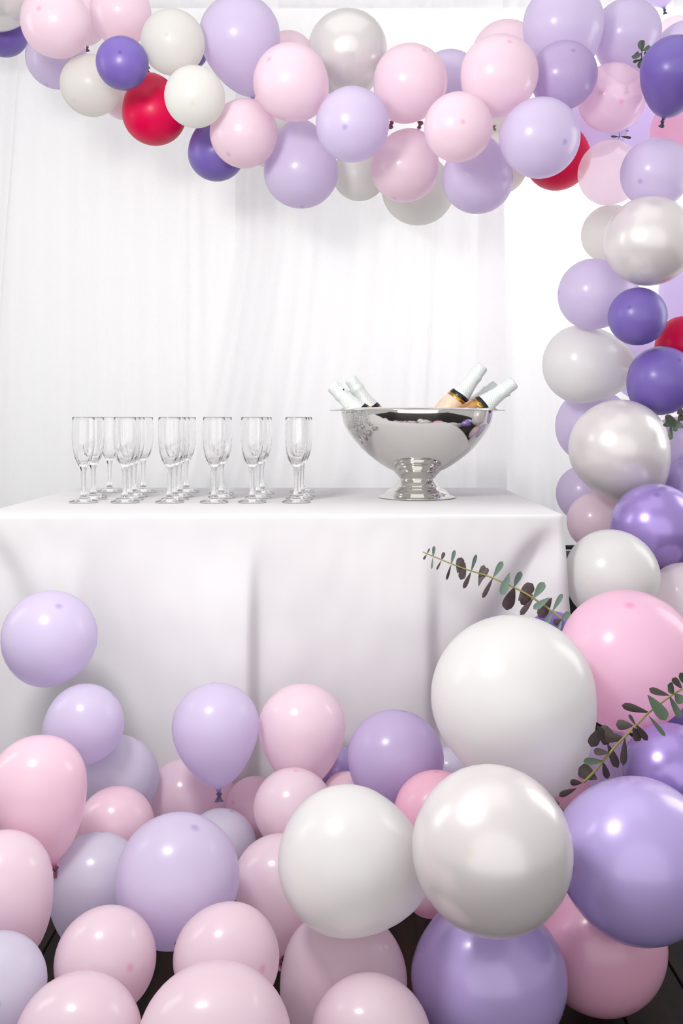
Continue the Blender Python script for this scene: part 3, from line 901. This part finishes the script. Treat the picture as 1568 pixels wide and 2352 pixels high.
SPRIGS = {
    'long': ([(0.1607, 1.895, 0.685), (0.1989, 1.8814, 0.6705), (0.2407, 1.8679, 0.6556), (0.282, 1.8543, 0.6444), (0.3119, 1.8407, 0.6332), (0.3478, 1.8271, 0.6171), (0.3831, 1.8136, 0.5952), (0.4167, 1.8, 0.5703)],
     [((0.1684, 1.8943, 0.68), (0.1746, 1.8973, 0.6917), 0.0035, 0), ((0.168, 1.8903, 0.6806), (0.1617, 1.8937, 0.6702), 0.0048, 0), ((0.1805, 1.8902, 0.6758), (0.182, 1.8831, 0.6984), 0.0066, 1), ((0.1801, 1.8862, 0.6763), (0.1762, 1.8768, 0.6538), 0.0044, 1), ((0.1966, 1.8848, 0.67), (0.2024, 1.89, 0.6854), 0.0074, 0), ((0.1962, 1.8808, 0.6706), (0.1865, 1.8849, 0.6507), 0.0044, 0), ((0.2148, 1.878, 0.6627), (0.2212, 1.8712, 0.6924), 0.0078, 1), ((0.2144, 1.874, 0.6633), (0.2069, 1.8853, 0.6306), 0.0061, 0), ((0.2266, 1.8726, 0.6462), (0.2358, 1.88, 0.6764), 0.0165, 0), ((0.2407, 1.8672, 0.6687), (0.2334, 1.8751, 0.6334), 0.0156, 0), ((0.2524, 1.8658, 0.6505), (0.2597, 1.8484, 0.687), 0.0078, 1), ((0.2518, 1.8618, 0.6512), (0.2382, 1.8717, 0.6166), 0.0091, 0), ((0.2659, 1.859, 0.623), (0.2781, 1.8742, 0.6629), 0.0138, 0), ((0.2683, 1.855, 0.6318), (0.2847, 1.8638, 0.6588), 0.0099, 0), ((0.2928, 1.8522, 0.6409), (0.3097, 1.8373, 0.6753), 0.0116, 1), ((0.2922, 1.8482, 0.6416), (0.2734, 1.8573, 0.6009), 0.009, 0), ((0.3234, 1.8427, 0.6521), (0.3039, 1.8246, 0.6127), 0.0171, 1), ((0.3296, 1.8319, 0.6262), (0.3391, 1.8167, 0.6595), 0.0136, 1), ((0.3314, 1.8359, 0.6255), (0.3181, 1.849, 0.5797), 0.0247, 0), ((0.3371, 1.8265, 0.6018), (0.3679, 1.8407, 0.6317), 0.0229, 0), ((0.3645, 1.8237, 0.6139), (0.3436, 1.8331, 0.5926), 0.0177, 0), ((0.364, 1.8184, 0.6075), (0.3832, 1.8093, 0.6397), 0.0156, 1), ((0.3648, 1.8224, 0.6068), (0.3414, 1.836, 0.5725), 0.0122, 0), ((0.3936, 1.8116, 0.6103), (0.3598, 1.7971, 0.5917), 0.013, 1), ((0.3979, 1.8142, 0.6094), (0.3759, 1.8248, 0.5697), 0.0206, 0), ((0.3972, 1.8061, 0.5847), (0.4146, 1.797, 0.6205), 0.0096, 1), ((0.3981, 1.8101, 0.5839), (0.3836, 1.7985, 0.5639), 0.0092, 1), ((0.4135, 1.798, 0.5707), (0.427, 1.7907, 0.5864), 0.0129, 1), ((0.4145, 1.802, 0.5699), (0.3998, 1.8076, 0.562), 0.0134, 0), ((0.413, 1.7994, 0.5704), (0.4061, 1.7902, 0.5533), 0.0058, 1), ]),
    'low': ([(0.5258, 1.44, 0.5506), (0.5017, 1.4455, 0.534), (0.4842, 1.4509, 0.5186), (0.4681, 1.4564, 0.5031), (0.4601, 1.4618, 0.4917), (0.4478, 1.4673, 0.4761), (0.4341, 1.4727, 0.4589), (0.4245, 1.4782, 0.4458), (0.4133, 1.4836, 0.4284), (0.4064, 1.4891, 0.4166), (0.3936, 1.4945, 0.3976), (0.3794, 1.5, 0.3799)],
     [((0.496, 1.4491, 0.5302), (0.4684, 1.4596, 0.5368), 0.0117, 0), ((0.501, 1.4435, 0.5345), (0.4872, 1.4351, 0.5506), 0.0172, 1), ((0.5138, 1.4447, 0.541), (0.5013, 1.4505, 0.5566), 0.0103, 0), ((0.5023, 1.4435, 0.5345), (0.5111, 1.4353, 0.5226), 0.0172, 1), ((0.4953, 1.4491, 0.5302), (0.5075, 1.4358, 0.4996), 0.011, 1), ((0.4636, 1.4511, 0.5303), (0.4842, 1.4285, 0.4995), 0.0214, 1), ((0.4689, 1.4589, 0.501), (0.4311, 1.4746, 0.5071), 0.0132, 0), ((0.4667, 1.4565, 0.4975), (0.4885, 1.4464, 0.4693), 0.0072, 1), ((0.4509, 1.4682, 0.4786), (0.4388, 1.4629, 0.4976), 0.0053, 1), ((0.4497, 1.4642, 0.4812), (0.4707, 1.471, 0.4546), 0.0103, 0), ((0.4471, 1.4693, 0.4782), (0.4236, 1.4792, 0.4764), 0.016, 0), ((0.4458, 1.4653, 0.4767), (0.4597, 1.4718, 0.4533), 0.016, 0), ((0.4361, 1.4747, 0.4568), (0.4003, 1.4867, 0.4545), 0.0189, 0), ((0.4349, 1.4707, 0.4582), (0.4358, 1.4808, 0.4123), 0.0112, 0), ((0.4274, 1.4785, 0.4499), (0.4013, 1.4888, 0.4688), 0.0176, 0), ((0.4139, 1.4805, 0.4323), (0.3909, 1.4869, 0.4332), 0.012, 0), ((0.4116, 1.4824, 0.4458), (0.4302, 1.4923, 0.4052), 0.0134, 0), ((0.4058, 1.4871, 0.4173), (0.3729, 1.4756, 0.4203), 0.012, 1), ((0.4069, 1.4911, 0.4145), (0.4165, 1.4991, 0.3857), 0.0108, 0), ((0.3984, 1.4936, 0.3866), (0.373, 1.5059, 0.3999), 0.0235, 0), ((0.377, 1.502, 0.3777), (0.3596, 1.508, 0.3761), 0.0108, 0), ((0.3675, 1.498, 0.3707), (0.3426, 1.509, 0.3547), 0.0094, 0), ((0.399, 1.4802, 0.4712), (0.3887, 1.492, 0.4366), 0.0176, 0), ((0.393, 1.4762, 0.476), (0.4171, 1.4897, 0.4426), 0.0176, 0), ((0.5189, 1.4436, 0.5468), (0.5062, 1.4349, 0.5684), 0.011, 1), ((0.52, 1.4391, 0.5467), (0.5325, 1.4435, 0.5277), 0.0123, 0), ]),
    'corner': ([(0.7515, 2.4, 1.8758), (0.7561, 2.41, 1.8745), (0.7577, 2.42, 1.868), (0.7619, 2.43, 1.8541), (0.7682, 2.44, 1.8316)],
     [((0.7571, 2.414, 1.874), (0.7472, 2.4012, 1.8964), 0.0233, 1), ((0.7565, 2.408, 1.8732), (0.7737, 2.3971, 1.8778), 0.0155, 1), ((0.7571, 2.418, 1.8714), (0.7315, 2.4055, 1.8511), 0.0181, 1), ((0.763, 2.417, 1.8668), (0.7744, 2.4203, 1.8722), 0.0156, 0), ((0.7489, 2.415, 1.8744), (0.7394, 2.4213, 1.8612), 0.0093, 0), ((0.7551, 2.425, 1.8574), (0.7387, 2.429, 1.8537), 0.0114, 0), ((0.7578, 2.427, 1.8613), (0.7587, 2.4132, 1.8261), 0.025, 1), ((0.7622, 2.421, 1.8632), (0.7695, 2.4246, 1.8541), 0.0166, 0), ]),
    'edge': ([(0.7681, 2.25, 0.9176), (0.7746, 2.2525, 0.93), (0.7891, 2.255, 0.9413), (0.8047, 2.2575, 0.9481), (0.8215, 2.26, 0.9572)],
     [((0.7903, 2.257, 0.9413), (0.7645, 2.2643, 0.9543), 0.0159, 0), ((0.7844, 2.2515, 0.9277), (0.7594, 2.2445, 0.9458), 0.0215, 1), ((0.7753, 2.2545, 0.93), (0.7658, 2.2399, 0.8986), 0.0158, 1), ((0.7734, 2.2505, 0.9306), (0.7572, 2.2578, 0.9345), 0.0079, 0), ((0.7921, 2.2572, 0.9413), (0.8066, 2.2613, 0.9577), 0.0159, 0), ((0.7918, 2.2532, 0.9379), (0.8048, 2.258, 0.9299), 0.0147, 0), ((0.781, 2.2547, 0.9266), (0.7955, 2.2477, 0.939), 0.0204, 1), ((0.8066, 2.2565, 0.9594), (0.7937, 2.26, 0.9691), 0.0193, 0), ((0.8052, 2.259, 0.9413), (0.8179, 2.2628, 0.9526), 0.017, 0), ((0.7857, 2.252, 0.9322), (0.7801, 2.2455, 0.9176), 0.0125, 1), ]),
    'tip': ([(0.7435, 2.56, 1.7116), (0.7426, 2.56, 1.7025), (0.7396, 2.56, 1.6969)],
     [((0.7457, 2.562, 1.7031), (0.7779, 2.5724, 1.7043), 0.0126, 0), ((0.7411, 2.558, 1.7012), (0.7173, 2.5527, 1.699), 0.0087, 1), ((0.7576, 2.562, 1.7175), (0.7675, 2.5576, 1.717), 0.0028, 1), ]),
}

LEAVES = {m: [leaf_mesh('leaf', 0.5, c, i) for i, c in enumerate((0.16, -0.12, 0.08))] for m in ('grey', 'dark')}
for m, mat in (('grey', M_LEAF), ('dark', M_LEAFD)):
    for me in LEAVES[m]:
        me.materials.append(mat)


def sprig(key, label, tone, stem_mat, r0, r1, seed):
    rnd = random.Random(seed)
    pts, leaves = SPRIGS[key]
    S = spline(pts, 5 * len(pts))
    o = S[-1].copy()
    root = thing('eucalyptus_sprig', label, 'sprig', o, 'eucalyptus tucked among the balloons')
    n = len(S) - 1
    link('stem', tube('stem', [tuple(p - o) for p in S], [r0 + (r1 - r0) * i / n for i in range(n + 1)], 7), stem_mat, root)
    for (b, tp, w, upper_side) in leaves:
        b, tp = Vector(b), Vector(tp)
        x = tp - b
        L = x.length
        x.normalize()
        face = Vector((0, -1, 0.25)).normalized()        # blades turn towards the room
        y = face.cross(x).normalized()
        ang = rnd.uniform(-0.45, 0.45)
        y = (Matrix.Rotation(ang, 3, x) @ y).normalized()
        z = x.cross(y)
        if not upper_side:                                      # underside showing
            y, z = -y, -z
        M = Matrix((x, y, z)).transposed().to_4x4()
        M.translation = b - o
        lf = link('leaf', LEAVES[tone][rnd.randrange(3)], None, root)
        sy = w
        lf.matrix_local = M @ Matrix.Diagonal((L, sy, min(L, sy), 1))
    return root


sprig('long', 'long grey green eucalyptus sprig reaching across the front of the tablecloth', 'grey', M_STEM, 0.0011, 0.0022, 11)
sprig('low', 'dark green eucalyptus sprig between the bright pink and the huge violet balloons', 'dark', M_STEM, 0.0013, 0.0022, 23)
sprig('corner', 'tuft of dark eucalyptus leaves at the arch corner beside the deep purple balloon', 'dark', M_STEMD, 0.0008, 0.0014, 5)
sprig('edge', 'dark eucalyptus tuft at the frame edge under the lower small purple balloon', 'dark', M_STEMD, 0.0008, 0.0014, 8)
sprig('tip', 'small grey eucalyptus tip lying above a pale translucent pink balloon', 'dark', M_STEMD, 0.0008, 0.001, 14)

# ------------------------------------------------------------------ dark case by the table corner
cs = thing('equipment_case', 'black case barely showing between the tablecloth corner and the glossy white balloon', 'case', (0.62, 2.48, 0.0))
link('body', rounded_box('case_body', 0.26, 0.16, 0.598, 0.02, 0), M_BLACK, cs)
link('handle', tube('case_handle', [(-0.05, 0, 0.598), (-0.045, 0, 0.615), (0.045, 0, 0.615), (0.05, 0, 0.598)], 0.006, 8), M_BLACK, cs)
